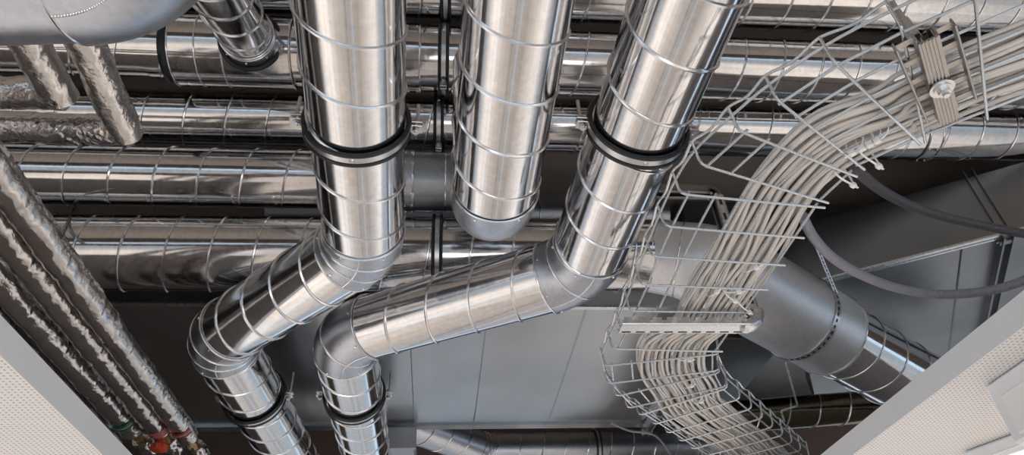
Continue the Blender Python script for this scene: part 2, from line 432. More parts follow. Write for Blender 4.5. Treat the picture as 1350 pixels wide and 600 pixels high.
# clamps: black rubber lined steel bands
def clamp(p, axis, R, label, up=Z, rods=.07, group=None, w=.026, ears=True):
    axis = axis.normalized(); t = thing('pipe_clamp', label, 'pipe clamp', p, group); h = w/2
    g = revolve_ring(p, axis, [(R+.003, -h), (R+.007, -h), (R+.007, h), (R+.003, h)], 64)
    for s in (-1, 1): bead(p+axis*s*h, axis, R+.0085, .0055, g, 0)
    obj('rubber_lining', g, m_black, t)
    g = revolve_ring(p, axis, [(R+.007, -h*.55), (R+.0105, -h*.55), (R+.0105, h*.55), (R+.007, h*.55)], 64)
    u = (up-axis*up.dot(axis)).normalized(); sd = axis.cross(u).normalized()
    d = -u; tube([p+d*(R+.010), p+d*(R+.0125)], [.006, .004], 10, True, False, g)
    obj('steel_band', g, m_steel, t)
    if ears:
        for s in (-1, 1):
            c = p+sd*s*(R+.023)
            g = box(c+u*.006, sd*.014, axis*.011, u*.002, bev=.0008); box(c-u*.006, sd*.014, axis*.011, u*.0016, g, bev=.0008)
            tube([c-u*.02, c+u*.02], .0045, 10, True, False, g)
            tube([c-u*.016, c-u*.009], .0085, 6, True, False, g); tube([c+u*.009, c+u*.015], .0085, 6, True, False, g)
            obj('ear_bolt', g, m_steel, t)
        if rods:
            for s in (-1, 1):
                c = p+sd*s*(R+.026)
                obj('threaded_rod', tube([c+u*.012, c+u*rods], .0040, 8), m_steel, t)
    return t
ax = d1c[1]-d1c[0]; clamp(near_axis(d1c[0], d1c[1], 466, 163), ax, RD, 'black and steel clamp around the left kinked duct above its first bend')
ax = d3c[1]-d3c[0]; clamp(near_axis(d3c[0], d3c[1], 842, 168), ax, RD, 'black and steel clamp around the duct next to the wire tray')
ax = d1c[3]-d1c[2]; clamp(near_axis(d1c[2], d1c[3], 334, 523), ax, RD, 'dark clamp on the left kinked duct below its second bend', rods=.09)
ax = d3c[3]-d3c[2]; clamp(near_axis(d3c[2], d3c[3], 467, 520), ax, RD, 'dark clamp on the short pipe below the long slanting duct run', rods=.09)

# ------------------------------------------------------------------ cross ducts
def ext(p, q, a, b): d = (q-p).normalized(); return p-d*a, q+d*b
# row at the top edge
p0, p1 = ext(P(235, -32, 2.08), P(1180, 2, 2.08), 1.2, 1.6)
row0 = thing('spiral_duct', 'spiral duct highest in the photo, cut off along the top edge', 'duct', p0)
straight(row0, p0, p1, .115, m_cross, .3)
# second row with the tee
a, b = P(300, 68, 1.90), P(1100, 96, 1.90); p0, p1 = ext(a, b, 2.2, 1.8)
row1 = thing('spiral_duct', 'spiral duct with the wide tee piece and the small branch on it', 'duct', p0)
xa = near_axis(p0, p1, 226, 66); xb = near_axis(p0, p1, 238, 66); xc = near_axis(p0, p1, 391, 72); u = (b-a).normalized()
straight(row1, p0, xa-u*.0, .092, m_cross, 1.0)
obj('rubber_gasket', bead(xa+u*.010, u, .100, .017), m_black, row1)
g = revolve_ring(xa-u*.03, u, [(.088, -.03), (.0945, -.03), (.0945, .03), (.088, .03)], 64)
obj('slip_collar', g, [m_cross], row1)
n = 16; g = tube([xb.lerp(xc, i/n) for i in range(n+1)], .118, 64, True)
for q in (0, .22, .44, 1): bead(xb.lerp(xc, q), u, .1185, .0028, g, 1)
obj('tee_body', g, [m_cross, m_seam], row1)
straight(row1, xc, p1, .11, m_cross, 2.2)
collar(row1, near_axis(p0, p1, 545, 82), u, .112, .05, m_cross)
# third row
a, b = P(200, 154, 1.84), P(1200, 176, 1.84); p0, p1 = ext(a, b, 2.0, 1.8)
row2 = thing('spiral_duct', 'full-width spiral duct right under the tee duct, above the one with the dark elbow', 'duct', p0)
straight(row2, p0, p1, .10, m_cross, .2)
collar(row2, near_axis(p0, p1, 1212, 176), (b-a), .101, .05, m_cross)
# fourth row, ends in an elbow behind the middle duct
a, b = P(100, 231, 1.6), P(534, 239, 1.6); u = (b-a).normalized(); p0 = a-u*1.9
row3 = thing('spiral_duct', 'spiral duct that ends in a dull dark elbow behind the straight duct', 'duct', p0)
straight(row3, p0, b, .10, m_cross, 2.0)
collar(row3, b+u*.015, u, .101, .035, m_elbow, screws=6)
pts, _, _ = arc_corner(b+u*.03, b+u*.27, b+u*.27+Y*.4+Z*.25, .13)
elbow(row3, [b+u*.03]+pts+[pts[-1]+(Y*.4+Z*.25)*.4], .102, m_dull, beads=(0, 1), screws=False)
# fifth row, the big one, bends away to the right
a, b = P(110, 333, 1.39), P(862, 337, 1.39); u = (b-a).normalized(); p0 = a-u*1.3
kc = P(930, 348, 1.33); tl = P(1225, 517, 1.12)
row4 = thing('spiral_duct', 'widest spiral duct, ending in a big dull elbow behind the wire tray', 'duct', p0)
u2 = (tl-kc).normalized()
straight(row4, p0, b, .127, m_cross, 0.4)
pts, _, _ = arc_corner(b, kc, tl, .24)
f0 = near_axis(kc, tl, 1092, 441)
elbow(row4, [b-u*.0]+pts, .131, m_sleeve, beads=(0, 1), r1=.160, screws=False)
g = tube([pts[-1].lerp(f0, i/8) for i in range(9)], .160, 64)
bead(f0, u2, .160, .004, g, 1); bead(pts[-1], u2, .160, .003, g, 1)
obj('saddle_sleeve', g, [m_sleeve, m_seam], row4)
straight(row4, f0, tl+u2*.3, .144, m_duct, 1.2, pitch=.137)
# perforated hanger strap round the sleeve
sc = near_axis(kc, tl, 1056, 416)
st = thing('hanger_strap', 'perforated steel strap hung around the big dull elbow sleeve', 'strap', sc)
g = revolve_ring(sc, u2, [(.161, -.013), (.164, -.013), (.164, .013), (.161, .013)], 64)
for j in range(44):
    an = 2*math.pi*j/44; N = (Z-u2*Z.dot(u2)).normalized(); B = u2.cross(N); d = N*math.cos(an)+B*math.sin(an); e = u2.cross(d)
    box(sc+d*.1641, u2*.0035, e*.006, d*.0006, g, 1)
vt = (sc-LIFT).normalized(); vt = -(vt-u2*vt.dot(u2)).normalized(); N = (Z-u2*Z.dot(u2)).normalized(); e_ = (vt*.75+N*.66).normalized(); s0 = sc+e_*.164
top = P(1066, 300, 1.42)
dd = (top-s0).normalized(); sdv = u2; nn = dd.cross(sdv).normalized()
box((s0+top)/2, dd*((top-s0).length/2), sdv*.013, nn*.0012, g)
for j in range(16): box(s0.lerp(top, (j+.5)/16), dd*.006, sdv*.0035, nn*.0018, g, 1)
obj('strap_band', g, [m_zinc, m_dark], st)

# branch from the tee
a = near_axis(xb, xc, 340, 70); b2 = P(300, 5, 1.68); d = (b2-a).normalized(); end = a+d*1.1
br = thing('branch_duct', 'small spiral branch duct plugged into the tee piece from above', 'duct', a)
s0 = a+d*.075
straight(br, s0+d*.10, end, .078, m_duct, .5, pitch=.12)
g = tube([s0, s0+d*.045, s0+d*.10], [.090, .084, .081], 48)
for q in (.045, .085, .10): bead(s0+d*q, d, .0815, .003, g, 1)
for j in range(8):
    an = j*math.pi/4; N = (Z-d*Z.dot(d)).normalized(); B = d.cross(N); e = N*math.cos(an)+B*math.sin(an)
    tube([s0+d*.065+e*.08, s0+d*.065+e*.087], [.005, .003], 8, True, False, g, 1)
obj('spigot', g, [m_elbow, m_seam], br)
ud = (xc-xb).normalized(); fl = (ud - d*ud.dot(d)).normalized()
obj('rubber_gasket', bead(a+d*.112, d, .092, .008), m_black, br)

# clamps along the cross ducts behind the straight duct
def axis_pts(o, px, py, p, q): return near_axis(p, q, px, py)
A0 = (P(235, -32, 2.08), P(1180, 2, 2.08)); A1 = (P(300, 68, 1.90), P(1100, 96, 1.90)); A2 = (P(200, 154, 1.84), P(1200, 176, 1.84)); A4 = (P(110, 333, 1.39), P(862, 337, 1.39))
clamp(near_axis(*A0, 588, -10), A0[1]-A0[0], .115, 'black lined clamp on the topmost cross duct, beside the straight duct', up=Y, rods=0, ears=False)
clamp(near_axis(*A1, 585, 82), A1[1]-A1[0], .11, 'black lined clamp on the tee duct, just left of the straight duct', up=Y, rods=0)
clamp(near_axis(*A2, 579, 163), A2[1]-A2[0], .10, 'black lined clamp on the full-width duct under the tee duct', up=Y, rods=0)
clamp(near_axis(*A4, 577, 334), A4[1]-A4[0], .127, 'black lined clamp around the widest cross duct', up=Y, rods=0)

# dull duct behind
a, b = P(690, 285, 1.93), P(880, 288, 1.93); p0, p1 = ext(a, b, 1.1, -.02)
t = thing('round_duct', 'dull beige duct running behind the widest spiral duct', 'duct', p0)
g = tube([p0.lerp(p1, i/20) for i in range(21)], .10, 48)
for q in range(1, 6): bead(p0.lerp(p1, q/6), p1-p0, .1005, .003, g, 1)
obj('pipe', g, [m_elbow, m_seam], t)

# ------------------------------------------------------------------ rectangular ducts
def bulge(s, w): return .006*math.sin(math.pi*w)*abs(math.sin(math.pi*s*5))-(.022*((w-.76)/.24)**2 if w > .76 else 0)
def rect_duct(name, label, c0, ux, uy, L, wd, hgt, material, joints, seams, cat='rectangular duct'):
    """c0 = near lower left corner, ux along, uy across, height up"""
    t = thing(name, label, cat, c0)
    g = G(); nx, ny = 48, 20
    v = []; f = []
    for j in range(ny+1):                               # underside, slightly bulged between the folds and rolled at the far edge
        for i in range(nx+1):
            s, w = i/nx, j/ny
            bul = bulge(s, w)
            v.append(c0+ux*(L*s)+uy*(wd*w)-Z*bul)
    for j in range(ny):
        for i in range(nx): f.append((j*(nx+1)+i, (j+1)*(nx+1)+i, (j+1)*(nx+1)+i+1, j*(nx+1)+i+1))
    g.add(v, f)
    q = [c0, c0+ux*L, c0+ux*L+uy*wd, c0+uy*wd]; top = [p+Z*hgt for p in q]
    g.add(q+top, [(0, 1, 5, 4), (1, 2, 6, 5), (2, 3, 7, 6), (3, 0, 4, 7), (4, 5, 6, 7)])
    obj('sheet_body', g, material, t, 20)
    for s in seams:                                     # standing folds across the underside
        g = tube([c0+ux*(L*s)+uy*(wd*q/20)-Z*(bulge(s, q/20)+.001) for q in range(21)], .0035, 6)
        obj('fold', g, material, t)
    for s in joints:
        c = c0+ux*(L*s); g = G()
        for k in (-.016, .016):
            box(c+ux*k+uy*(wd/2+.01)-Z*.016, ux*.003, uy*(wd/2+.02), Z*.020, g)
            box(c+ux*k-uy*.004+Z*(hgt/2), ux*.003, uy*.006, Z*(hgt/2+.03), g)
            box(c+ux*k+uy*(wd+.014)+Z*(hgt/2), ux*.003, uy*.018, Z*(hgt/2+.03), g)
        for yy in (.03, wd+.01):
            box(c+uy*yy-Z*.02, ux*.026, uy*.012, Z*.010, g)
            tube([c+uy*yy-Z*.02-ux*.035, c+uy*yy-Z*.02+ux*.035], .005, 8, True, False, g)
        obj('flange_joint', g, m_rail if material is m_sheet else m_sheetdark, t, 0)
    return t
e0 = P(140, 399, 1.36); e1 = P(928, 402, 1.36); ux = V((1, 0, 0)); 
c0 = W(e0.x-.5, e0.y, 1.36); L1 = P(935, 430, 1.36).x-c0.x+.03
far = P(600, 566, 1.36).y
big = rect_duct('sheet_metal_duct', 'large flat galvanised duct behind the kinked spiral ducts', c0, ux, Y, L1, far-c0.y, .32, m_sheet, [1-.03/L1], [.31, .56, .665, .80])
ec_ = W(c0.x+L1, 2.52, 1.41)
obj('offset_body', box(ec_+V((.20, .42, .13)), X*.20, Y*.42, Z*.13, bev=.006), m_sheetdark, big, 20)
g = box(c0+ux*(L1/2)-Y*.004-Z*.006, ux*(L1/2), Y*.010, Z*.004)
obj('edge_strip', g, m_zinc, big, 0)
ph = math.radians(28.7); vx = V((math.cos(ph), -math.sin(ph), 0)); vy = V((math.sin(ph), math.cos(ph), 0))
r0 = P(1040, 378, 1.45); r1 = P(1345, 300, 1.45); vx = (r1-r0).normalized(); vy = V((-vx.y, vx.x, 0))
jl = (P(1325, 305, 1.45)-r0).dot(vx)
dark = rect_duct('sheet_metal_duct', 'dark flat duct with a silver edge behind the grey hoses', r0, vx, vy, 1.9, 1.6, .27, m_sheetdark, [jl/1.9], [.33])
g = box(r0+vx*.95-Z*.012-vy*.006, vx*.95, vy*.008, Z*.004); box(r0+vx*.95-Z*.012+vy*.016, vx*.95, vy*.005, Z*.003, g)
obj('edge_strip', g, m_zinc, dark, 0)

box_c = W(1.14, 2.42, 1.80)  # added box, hides the lit soffit so the gap stays dark
bx_ = thing('dark_filler', 'added dark box standing in for the shade high behind the tray', 'rectangular duct', box_c)
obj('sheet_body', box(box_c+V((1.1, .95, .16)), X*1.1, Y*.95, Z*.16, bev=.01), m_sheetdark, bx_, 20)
# low ducts behind, at the bottom of the view
a, b = P(640, 594, 1.5), P(905, 590, 1.5); u = (b-a).normalized()
t = thing('round_duct', 'grey round duct with a bend along the bottom edge of the photo', 'duct', a)
n = P(562, 566, 1.5)
pts, _, _ = arc_corner(b, a, n, .14)
elbow(t, pts, .102, m_elbow, beads=(0, 6, 12, 18))
straight(t, b+u*.5, pts[0], .10, m_elbow, 0)
straight(t, pts[-1], n+(n-a).normalized()*.3, .10, m_elbow, 0)
clamp(near_axis(a, b, 786, 592), u, .10, 'dark clamp on the grey duct along the bottom edge', up=Y, rods=0)
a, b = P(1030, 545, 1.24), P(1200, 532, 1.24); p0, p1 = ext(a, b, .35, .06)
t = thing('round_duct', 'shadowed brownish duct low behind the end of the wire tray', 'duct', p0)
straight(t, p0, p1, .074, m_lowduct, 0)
a = P(528, 585, 1.30)
t = thing('duct_end', 'short grey duct end beside the lowest kinked pipe', 'duct', a)
g = box(a+V((0, .1, 0)), X*.075, Y*.16, Z*.05, bev=.006)
box(a+V((0, -.07, 0)), X*.08, Y*.010, Z*.055, g, bev=.003)
obj('box_body', g, m_dull, t, 30)

# ------------------------------------------------------------------ grey elbow at the top left
a, k = P(-170, 28, .88)+Z*.1, P(212, 16, .88)+Z*.1; b = k+V((.0, -.8, 0))
t = thing('round_duct', 'dull grey duct with a stitched seam curving away in the top left corner', 'duct', a)
pts, d1_, d2_ = arc_corner(a, k, b, .17)
n = 12; g = tube([a.lerp(pts[0], i/n) for i in range(n+1)], .098, 64)
bead(pts[0]-d1_*.001, d1_, .098, .005, g, 1)
obj('pipe', g, [m_elbow, m_seam], t)
g = tube(pts+[pts[-1]+d2_*.5], .102, 64)
bead(pts[-1], d2_, .102, .004, g, 1)
for sg in (-1,):
    q = [p+Z*sg*.1022+(p-(pts[0]+Y*-.16)).normalized()*0.0 for p in pts]
    for i in range(len(q)*3-3):
        x0 = q[i//3].lerp(q[i//3+1], (i % 3)/3); x1 = q[i//3].lerp(q[i//3+1], (i % 3+.6)/3)
        tube([x0, x1], .0022, 6, True, False, g, 1)
obj('elbow', g, [m_elbow, m_seam], t)

# ------------------------------------------------------------------ foil-wrapped pipes
def foil_tube(path, R, amp, seed, step=.0045, n=72):
    pts = []
    for i in range(len(path)-1):
        m = max(1, int((path[i+1]-path[i]).length/step))
        pts += [path[i].lerp(path[i+1], k/m) for k in range(m)]
    pts.append(path[-1])
    g = tube(pts, R, n, True); o = V((seed*7.3, seed*3.1, seed*1.7)); fr = frames(pts); L = 0
    for i, p in enumerate(pts):
        if i: L += (p-pts[i-1]).length
        T = fr[i][0]
        for j in range(n):
            q = g.v[i*n+j]; d = q-p
            a1 = noise.noise((q*26+o)); a2 = 1-abs(noise.noise(q*55+o*2)*2); a3 = 1-abs(noise.noise(q*16+o*3)*2.2)
            w = (L/.21-j/n) % 1.0; lap = .0014 if w < .5 else 0.0
            lap += .0012*math.exp(-((w-.5)/.02)**2)
            g.v[i*n+j] = p+d.normalized()*(R+amp*(a1*.7+a2*.35+a3*.45-.4)+lap)
    return g
def foil_pipe(label, path, R, amp, seed, material, group=None, corner=None):
    t = thing('insulated_pipe', label, 'insulated pipe', path[0], group)
    if corner is None: obj('foil_jacket', foil_tube(path, R, amp, seed), material, t, 60)
    else:
        p0, k, p1 = path
        obj('foil_jacket', foil_tube([p0, k+(k-p0).normalized()*R*.3], R, amp, seed), material, t, 60)
        obj('foil_jacket', foil_tube([k+(k-p1).normalized()*R*.3, p1], R*1.02, amp*.7, seed+5), m_foilrun, t, 60)
    return t
PR = .035
def ypipe(px, py, h, y1): 
    p = P(px, py, h); return [V((p.x, .55, h+EYE)), V((p.x, y1, h+EYE))]
yend = P(245, 578, .97).y
runs = []
for (py, y1, lab, sd) in ((232, P(252, 575, .97).y, 'foil-wrapped pipe furthest right of the slanting run, with the red band', 1), (300, P(212, 566, .97).y, 'foil-wrapped pipe in the middle of the slanting run', 2),
                          (368, P(186, 566, .97).y, 'foil-wrapped pipe with a green band near its lower end', 3), (440, P(150, 590, .97).y, 'dull foil-wrapped pipe tucked against the left ceiling panel', 4)):
    pp = ypipe(0, py, .97, y1); runs.append((foil_pipe(lab, pp, PR, .0034, sd, m_foil), pp))
# bands
def band(t, pp, back, w, material, name):
    c = pp[1]-Y*back
    return obj(name, revolve_ring(c, Y, [(PR+.0015, -w), (PR+.0035, -w), (PR+.0035, w), (PR+.0015, w)], 40, a0=math.pi*.62, a1=math.pi*1.15), material, t)
for (i, c) in ((0, m_redtape), (2, m_greentape)):
    t, pp = runs[i]
    tag(band(t, pp, .09, .018, c, 'marker_band'), ('red' if i == 0 else 'green')+' marker band')
    band(t, pp, .09, .004, m_whitetape, 'marker_stripe')
t, pp = runs[1]; tag(band(t, pp, .03, .02, plain('pink_tape', (.30, .10, .09), .5), 'end_band'), 'dull pink end band')
# valves at the far ends
valves = []
for i, lab in ((0, 'brass valve with crumpled foil at the end of the red-banded pipe'), (1, 'brass valve at the end of the middle foil pipe'), (2, 'brass valve at the end of the green-banded pipe')):
    pp = runs[i][1]; c = pp[1]+Y*.002
    t = thing('valve', lab, 'valve', c)
    obj('valve_body', tube([c, c+Y*.03, c+Y*.032, c+Y*.06, c+Y*.062, c+Y*.10], [.013, .013, .02, .02, .013, .013], 6), m_brass, t, 30)
    valves.append(t)
    obj('pipe_stub', tube([c+Y*.10, c+Y*.9], .016, 16), m_dark, t)
    obj('foil_wrap', foil_tube([c+Y*.085, c+Y*.19], .026, .012, 20+i, n=40), m_foil, t, 60)
pp = runs[1][1]; c = pp[1]+V((-.005, .05, -.021))
g = tube([c+Z*.004, c-Z*.012, c-Z*.016, c-Z*.034, c-Z*.038], [.012, .014, .027, .027, .021], 20)
for j in range(8):
    an = j*math.pi/4; tube([c-Z*.017+V((math.cos(an), math.sin(an), 0))*.026, c-Z*.033+V((math.cos(an), math.sin(an), 0))*.026], .005, 6, True, False, g)
tag(obj('knob', g, m_red, valves[1]), 'orange-red round knob')
# top-left pair that turn the corner
k = P(165, 172, 1.18)
foil_pipe('foil-wrapped pipe turning a mitred corner, the lower of the two at top left', [W(k.x-2.0, k.y+.02, 1.18), k, P(86, 0, 1.18)], PR, .0038, 7, m_foildull, corner=1)
k = P(76, 124, 1.18)
foil_pipe('foil-wrapped pipe turning a corner, the upper of the two at top left', [W(k.x-2.0, k.y, 1.18), k, P(8, 0, 1.18)], PR, .0042, 9, m_foildull, corner=1)

# ------------------------------------------------------------------ wire basket tray
TZ = .85; H = .058; WR = .0027
sec = []
d = V((.79, -.61)); lf = V((-.61, -.79))
for k in range(8, -1, -1):
    r = V((.868, .797))+d*(.1*k); sec.append((r+lf*.3, r, 0))
sec += [(V((.61, .63)), V((.862, .803)), 0), (V((.55, .712)), V((.79, .872)), 0), (V((.51, .785)), V((.785, .892)), 1), (V((.47, .872)), V((.765, .970)), 1),
        (V((.456, .955)), V((.765, .985)), 2), (V((.452, 1.055)), V((.766, 1.085)), 2), (V((.452, 1.16)), V((.766, 1.185)), 2), (V((.455, 1.27)), V((.766, 1.285)), 2),
        (V((.456, 1.385)), V((.764, 1.388)), 2), (V((.456, 1.48)), V((.762, 1.487)), 2), (V((.452, 1.575)), V((.76, 1.588)), 2),
        (V((.453, 1.672)), V((.757, 1.602)), 3), (V((.482, 1.782)), V((.79, 1.70)), 3), (V((.525, 1.868)), V((.798, 1.712)), 4), (V((.58, 1.955)), V((.848, 1.80)), 4)]
hd = V((.66, .75)); lf2 = V((-.75, .66))
for k in range(9):
    l = V((.63, 2.01))+hd*(.1*k); sec.append((l, l-lf2*.3, 5))
t = thing('cable_tray', 'zinc wire basket tray curving down the right side with the cables in it', 'cable tray', W(.6, 1.3, TZ))
rimL = []; rimR = []; midL = []; midR = []
for (l, r, gi) in sec:
    l3 = W(l.x, l.y, TZ); r3 = W(r.x, r.y, TZ); w = (l3-r3).normalized()
    cr = .014
    pl = [l3+Z*H+w*.004, l3+Z*(H*.55)+w*.001, l3+Z*cr, l3-w*cr*.3+Z*cr*.3, l3-w*cr]
    pr = [r3+w*cr, r3+w*cr*.3+Z*cr*.3, r3+Z*cr, r3+Z*(H*.55)-w*.001, r3+Z*H-w*.004]
    cut = gi in (1, 3, 4)                               # inner wall is cut away where the tray bends
    path = pl+(pr if not (gi in (0, 1, 2) and True) else [r3+w*.0])
    obj('cross_wire', tube(path, WR, 8), m_zinc, t)
    rimL.append(l3+Z*H+w*.004); rimR.append(r3+Z*H-w*.004); midL.append(l3+Z*(H*.55)+w*.001); midR.append(r3+Z*(H*.55)-w*.001)
for gi in range(6):
    ss = [s for s in sec if s[2] == gi]
    for q in range(6):
        fr_ = (.018+q*.0528)/.3
        pts = [W(*(s[0].lerp(s[1], fr_)), TZ+.0042) for s in ss]
        e0 = (pts[0]-pts[1]).normalized()*.006; e1 = (pts[-1]-pts[-2]).normalized()*.006
        obj('long_wire', tube([pts[0]+e0]+pts+[pts[-1]+e1], WR, 8), m_zinc, t)
def scallop(nodes, amp=.010):
    out = []
    for i in range(len(nodes)-1):
        a, b = nodes[i], nodes[i+1]; L = (b-a).length
        for k in range(8):
            s = k/8; out.append(a.lerp(b, s)-Z*(amp*min(1, L/.08)*(.5-.5*math.cos(2*math.pi*s))))
    out.append(nodes[-1]); return out
obj('rim_wire', tube(scallop(rimL), WR, 8), m_zinc, t)
obj('side_wire', tube([p+Z*.006 for p in smooth_path(midL, 4)], WR, 8), m_zinc, t)
i0 = next(i for i, s in enumerate(sec) if s[2] == 3)
obj('rim_wire', tube(scallop(rimR[i0:]), WR, 8), m_zinc, t)
obj('side_wire', tube(midR[i0:], WR, 8), m_zinc, t)

# ------------------------------------------------------------------ cables in the tray
mids = [(W(s[0].x, s[0].y, 0), W(s[1].x, s[1].y, 0)) for s in sec]
# resample to remove the wedge-cut doubles
keep = [i for i in range(len(sec)) if i not in (11, 13, 20, 22, 24)]
SP = [.60, .60, .60, .60, .60, .58, .56, .54, .46]         # share of the width taken by the bundle
def spread(i):
    if i <= 5: return .20
    if i <= 9: return .15
    if i <= 18: return .165
    if i <= 24: return .20
    return .205
def shift(i):                                              # offset of the bundle from the inner edge
    if i <= 18: return .012
    if i <= 24: return .03
    return .055
layers = [(11, 0), (10, 1), (8, 2)]
wander = lambda s, a, f: a*noise.noise(V((s*f, a*31.7, 4.2)))
ci = 0
for (cnt, lay) in layers:
    for c in range(cnt):
        pts = []; sd = ci*1.37
        for q, i in enumerate(keep):
            Lp, Rp = mids[i]; w = (Lp-Rp); wl = w.length; w = w/wl
            uu = shift(i)+spread(i)*((c+.5+lay*.25)/(cnt+.5))+.013*noise.noise(V((q*.5, sd, 1)))+.012*noise.noise(V((q*.4, 5+lay*3, 2)))
            zz = TZ+.0158+lay*.0105+.005*noise.noise(V((q*.8, sd, 9)))
            p = Rp+w*uu; p.z = EYE+zz; pts.append(p)
        o = obj('cable', tube(smooth_path(pts, 6), .0044+.0007*random.random(), 8), m_cable, None, 60, loc=pts[len(pts)//2])
        tag(o, 'off-white cable lying in the bundle along the wire basket tray', 'cable', 'cables in the wire basket tray'); ci += 1

def tray_at(px, py, z=TZ): return P(px, py, z)
def cable_tie(px, py, ang, ln, label):
    c = P(px, py, TZ-.004); dr = P(px+math.cos(ang)*10, py+math.sin(ang)*10, TZ-.004)-c; dr.normalize(); sd = dr.cross(Z)
    t = thing('cable_tie', label, 'cable tie', c)
    pts = [c+Z*.004, c-dr*ln*.0+Z*.0, c+dr*ln*.5-Z*.001, c+dr*ln+Z*.004, c+dr*(ln+.006)+Z*.018, c+dr*ln*.6+Z*.042, c+dr*ln*.2+Z*.042, c-dr*.004+Z*.016]
    g = G(); sm = smooth_path(pts+[pts[0]], 5)
    for i in range(len(sm)-1):
        d_ = sm[i+1]-sm[i]
        if d_.length < 1e-5: continue
        e = d_.normalized(); nn = e.cross(sd).normalized()
        box((sm[i]+sm[i+1])/2, e*(d_.length/2+.0005), sd*.0019, nn*.0006, g)
    obj('strap', g, m_tie, t, 0)
    obj('lock_head', box(c-Z*.002, dr*.0056, sd*.0050, Z*.0045, bev=.001), m_tie, t, 0)
    obj('cut_tail', box(c-dr*.008-Z*.003, dr*.007, sd*.0018, Z*.0006), m_tie, t, 0)
TIES = [(1123, 201, -.5, .02, 'lowest of four white cable ties in a row at the upper cable bend'), (1136, 195, -.5, .02, 'second lowest of the four white ties in a row at the bend'),
        (1146, 190, -.5, .02, 'second highest of the four white ties in a row at the bend'), (1156, 185, -.5, .02, 'highest of four white cable ties in a row at the bend'),
        (1158, 218, 3.7, .05, 'white cable tie just below the row of four, with a long strap'), (1124, 243, 3.6, .04, 'white cable tie above the end of the dark hose'),
        (997, 352, 2.6, .03, 'white cable tie right of the ducts, uppermost above the bracket'), (945, 384, 2.4, .03, 'white cable tie on the left side of the bundle above the bracket'),
        (974, 384, 3.0, .03, 'white cable tie in the middle of the bundle above the bracket'), (969, 396, 3.6, .03, 'white cable tie tucked below another, just above the bracket'),
        (988, 411, 3.7, .04, 'white cable tie closest to the bent end of the bracket'), (909, 474, 3.0, .03, 'small white cable tie just under the bracket'),
        (912, 508, 2.6, .03, 'small white cable tie where the tray turns right'), (924, 529, 2.6, .03, 'small white tie on the lower bend of the bundle')]
for a in TIES: cable_tie(*a)

# ------------------------------------------------------------------ tray supports
def channel(path, w, h, g=None, wall=.003, slots=True, side=None):
    """C-shaped slotted strut along straight pieces of a path"""
    g = g or G()
    for i in range(len(path)-1):
        a, b = path[i], path[i+1]; d = (b-a); L = d.length; d = d/L
        s = side if side is not None else d.cross(Z).normalized(); u_ = s.cross(d).normalized()
        mid = (a+b)/2
        box(mid, d*(L/2), s*(w/2), u_*(wall/2), g)
        for q in (-1, 1):
            box(mid+s*q*(w/2-wall/2)+u_*(h/2), d*(L/2), s*(wall/2), u_*(h/2), g)
            box(mid+s*q*(w/2-.005)+u_*h, d*(L/2), s*.005, u_*(wall/2), g)
        if slots:
            n_ = int(L/.05)
            for k in range(n_):
                c_ = a+d*(L*(k+.5)/n_)
                box(c_-u_*(wall/2+.0003), d*.012, s*.0055, u_*.0006, g, 1)
                box(c_-s*(w/2+.0003)+u_*(h/2), d*.012, s*.0006, u_*.004, g, 1)
                box(c_+s*(w/2+.0003)+u_*(h/2), d*.012, s*.0006, u_*.004, g, 1)
    return g
bl = P(818, 433, TZ-.030); brr = P(985, 433, TZ-.030); yb = brr.y
t = thing('tray_bracket', 'slotted C-shaped bracket holding the wire tray from below', 'bracket', bl)
ad = (brr-bl).normalized(); aL = (brr-bl).length; am = (bl+brr)/2
g = box(am+Z*.001, ad*(aL/2), Y*.022, Z*.0018); box(am-Y*.0215+Z*.005, ad*(aL/2), Y*.0015, Z*.006, g, bev=.0008); box(am+Y*.0215+Z*.005, ad*(aL/2), Y*.0015, Z*.006, g, bev=.0008)
tube([bl-Y*.0195+Z*.002, brr-Y*.0195+Z*.002], .0046, 10, True, False, g)
nt_ = 9
for k_ in range(nt_):
    c_ = bl.lerp(brr, (k_+.5)/nt_)
    box(c_-Y*.0215+Z*.0140, ad*(aL/nt_*.32), Y*.0015, Z*.0035, g); box(c_+Y*.0215+Z*.0140, ad*(aL/nt_*.30), Y*.0015, Z*.0035, g)
    box(c_+Y*.0165-Z*.001, ad*.011, Y*.0022, Z*.0005, g, 1)
obj('lower_arm', g, [m_zinc, m_dark], t, 30)
xk = P(1008, 420, TZ-.02).x; dz = .46
arcp, _, _ = arc_corner(brr, V((xk, brr.y, brr.z)), V((xk, brr.y, brr.z+dz)), .045, 10)
g = tube([brr+Z*.006]+[p+Z*.006 for p in arcp], .019, 12); obj('bent_corner', g, m_zinc, t, 40)
up1 = V((xk, brr.y, brr.z+dz))
arc2, _, _ = arc_corner(arcp[-1], up1, up1-X*.3, .035, 8)
g = channel([arcp[-1], arc2[0]], .036, .024, side=-Y); obj('back_post', g, [m_rail, m_dark], t, 0)
g = channel(arc2+[up1-X*.26], .036, .024, slots=False, side=-Y); obj('top_arm', g, [m_sheetdark, m_dark], t, 40)
obj('threaded_rod', tube([up1-X*.20, V((up1.x-.20, up1.y, EYE+1.55))], .005, 10), m_steel, t)

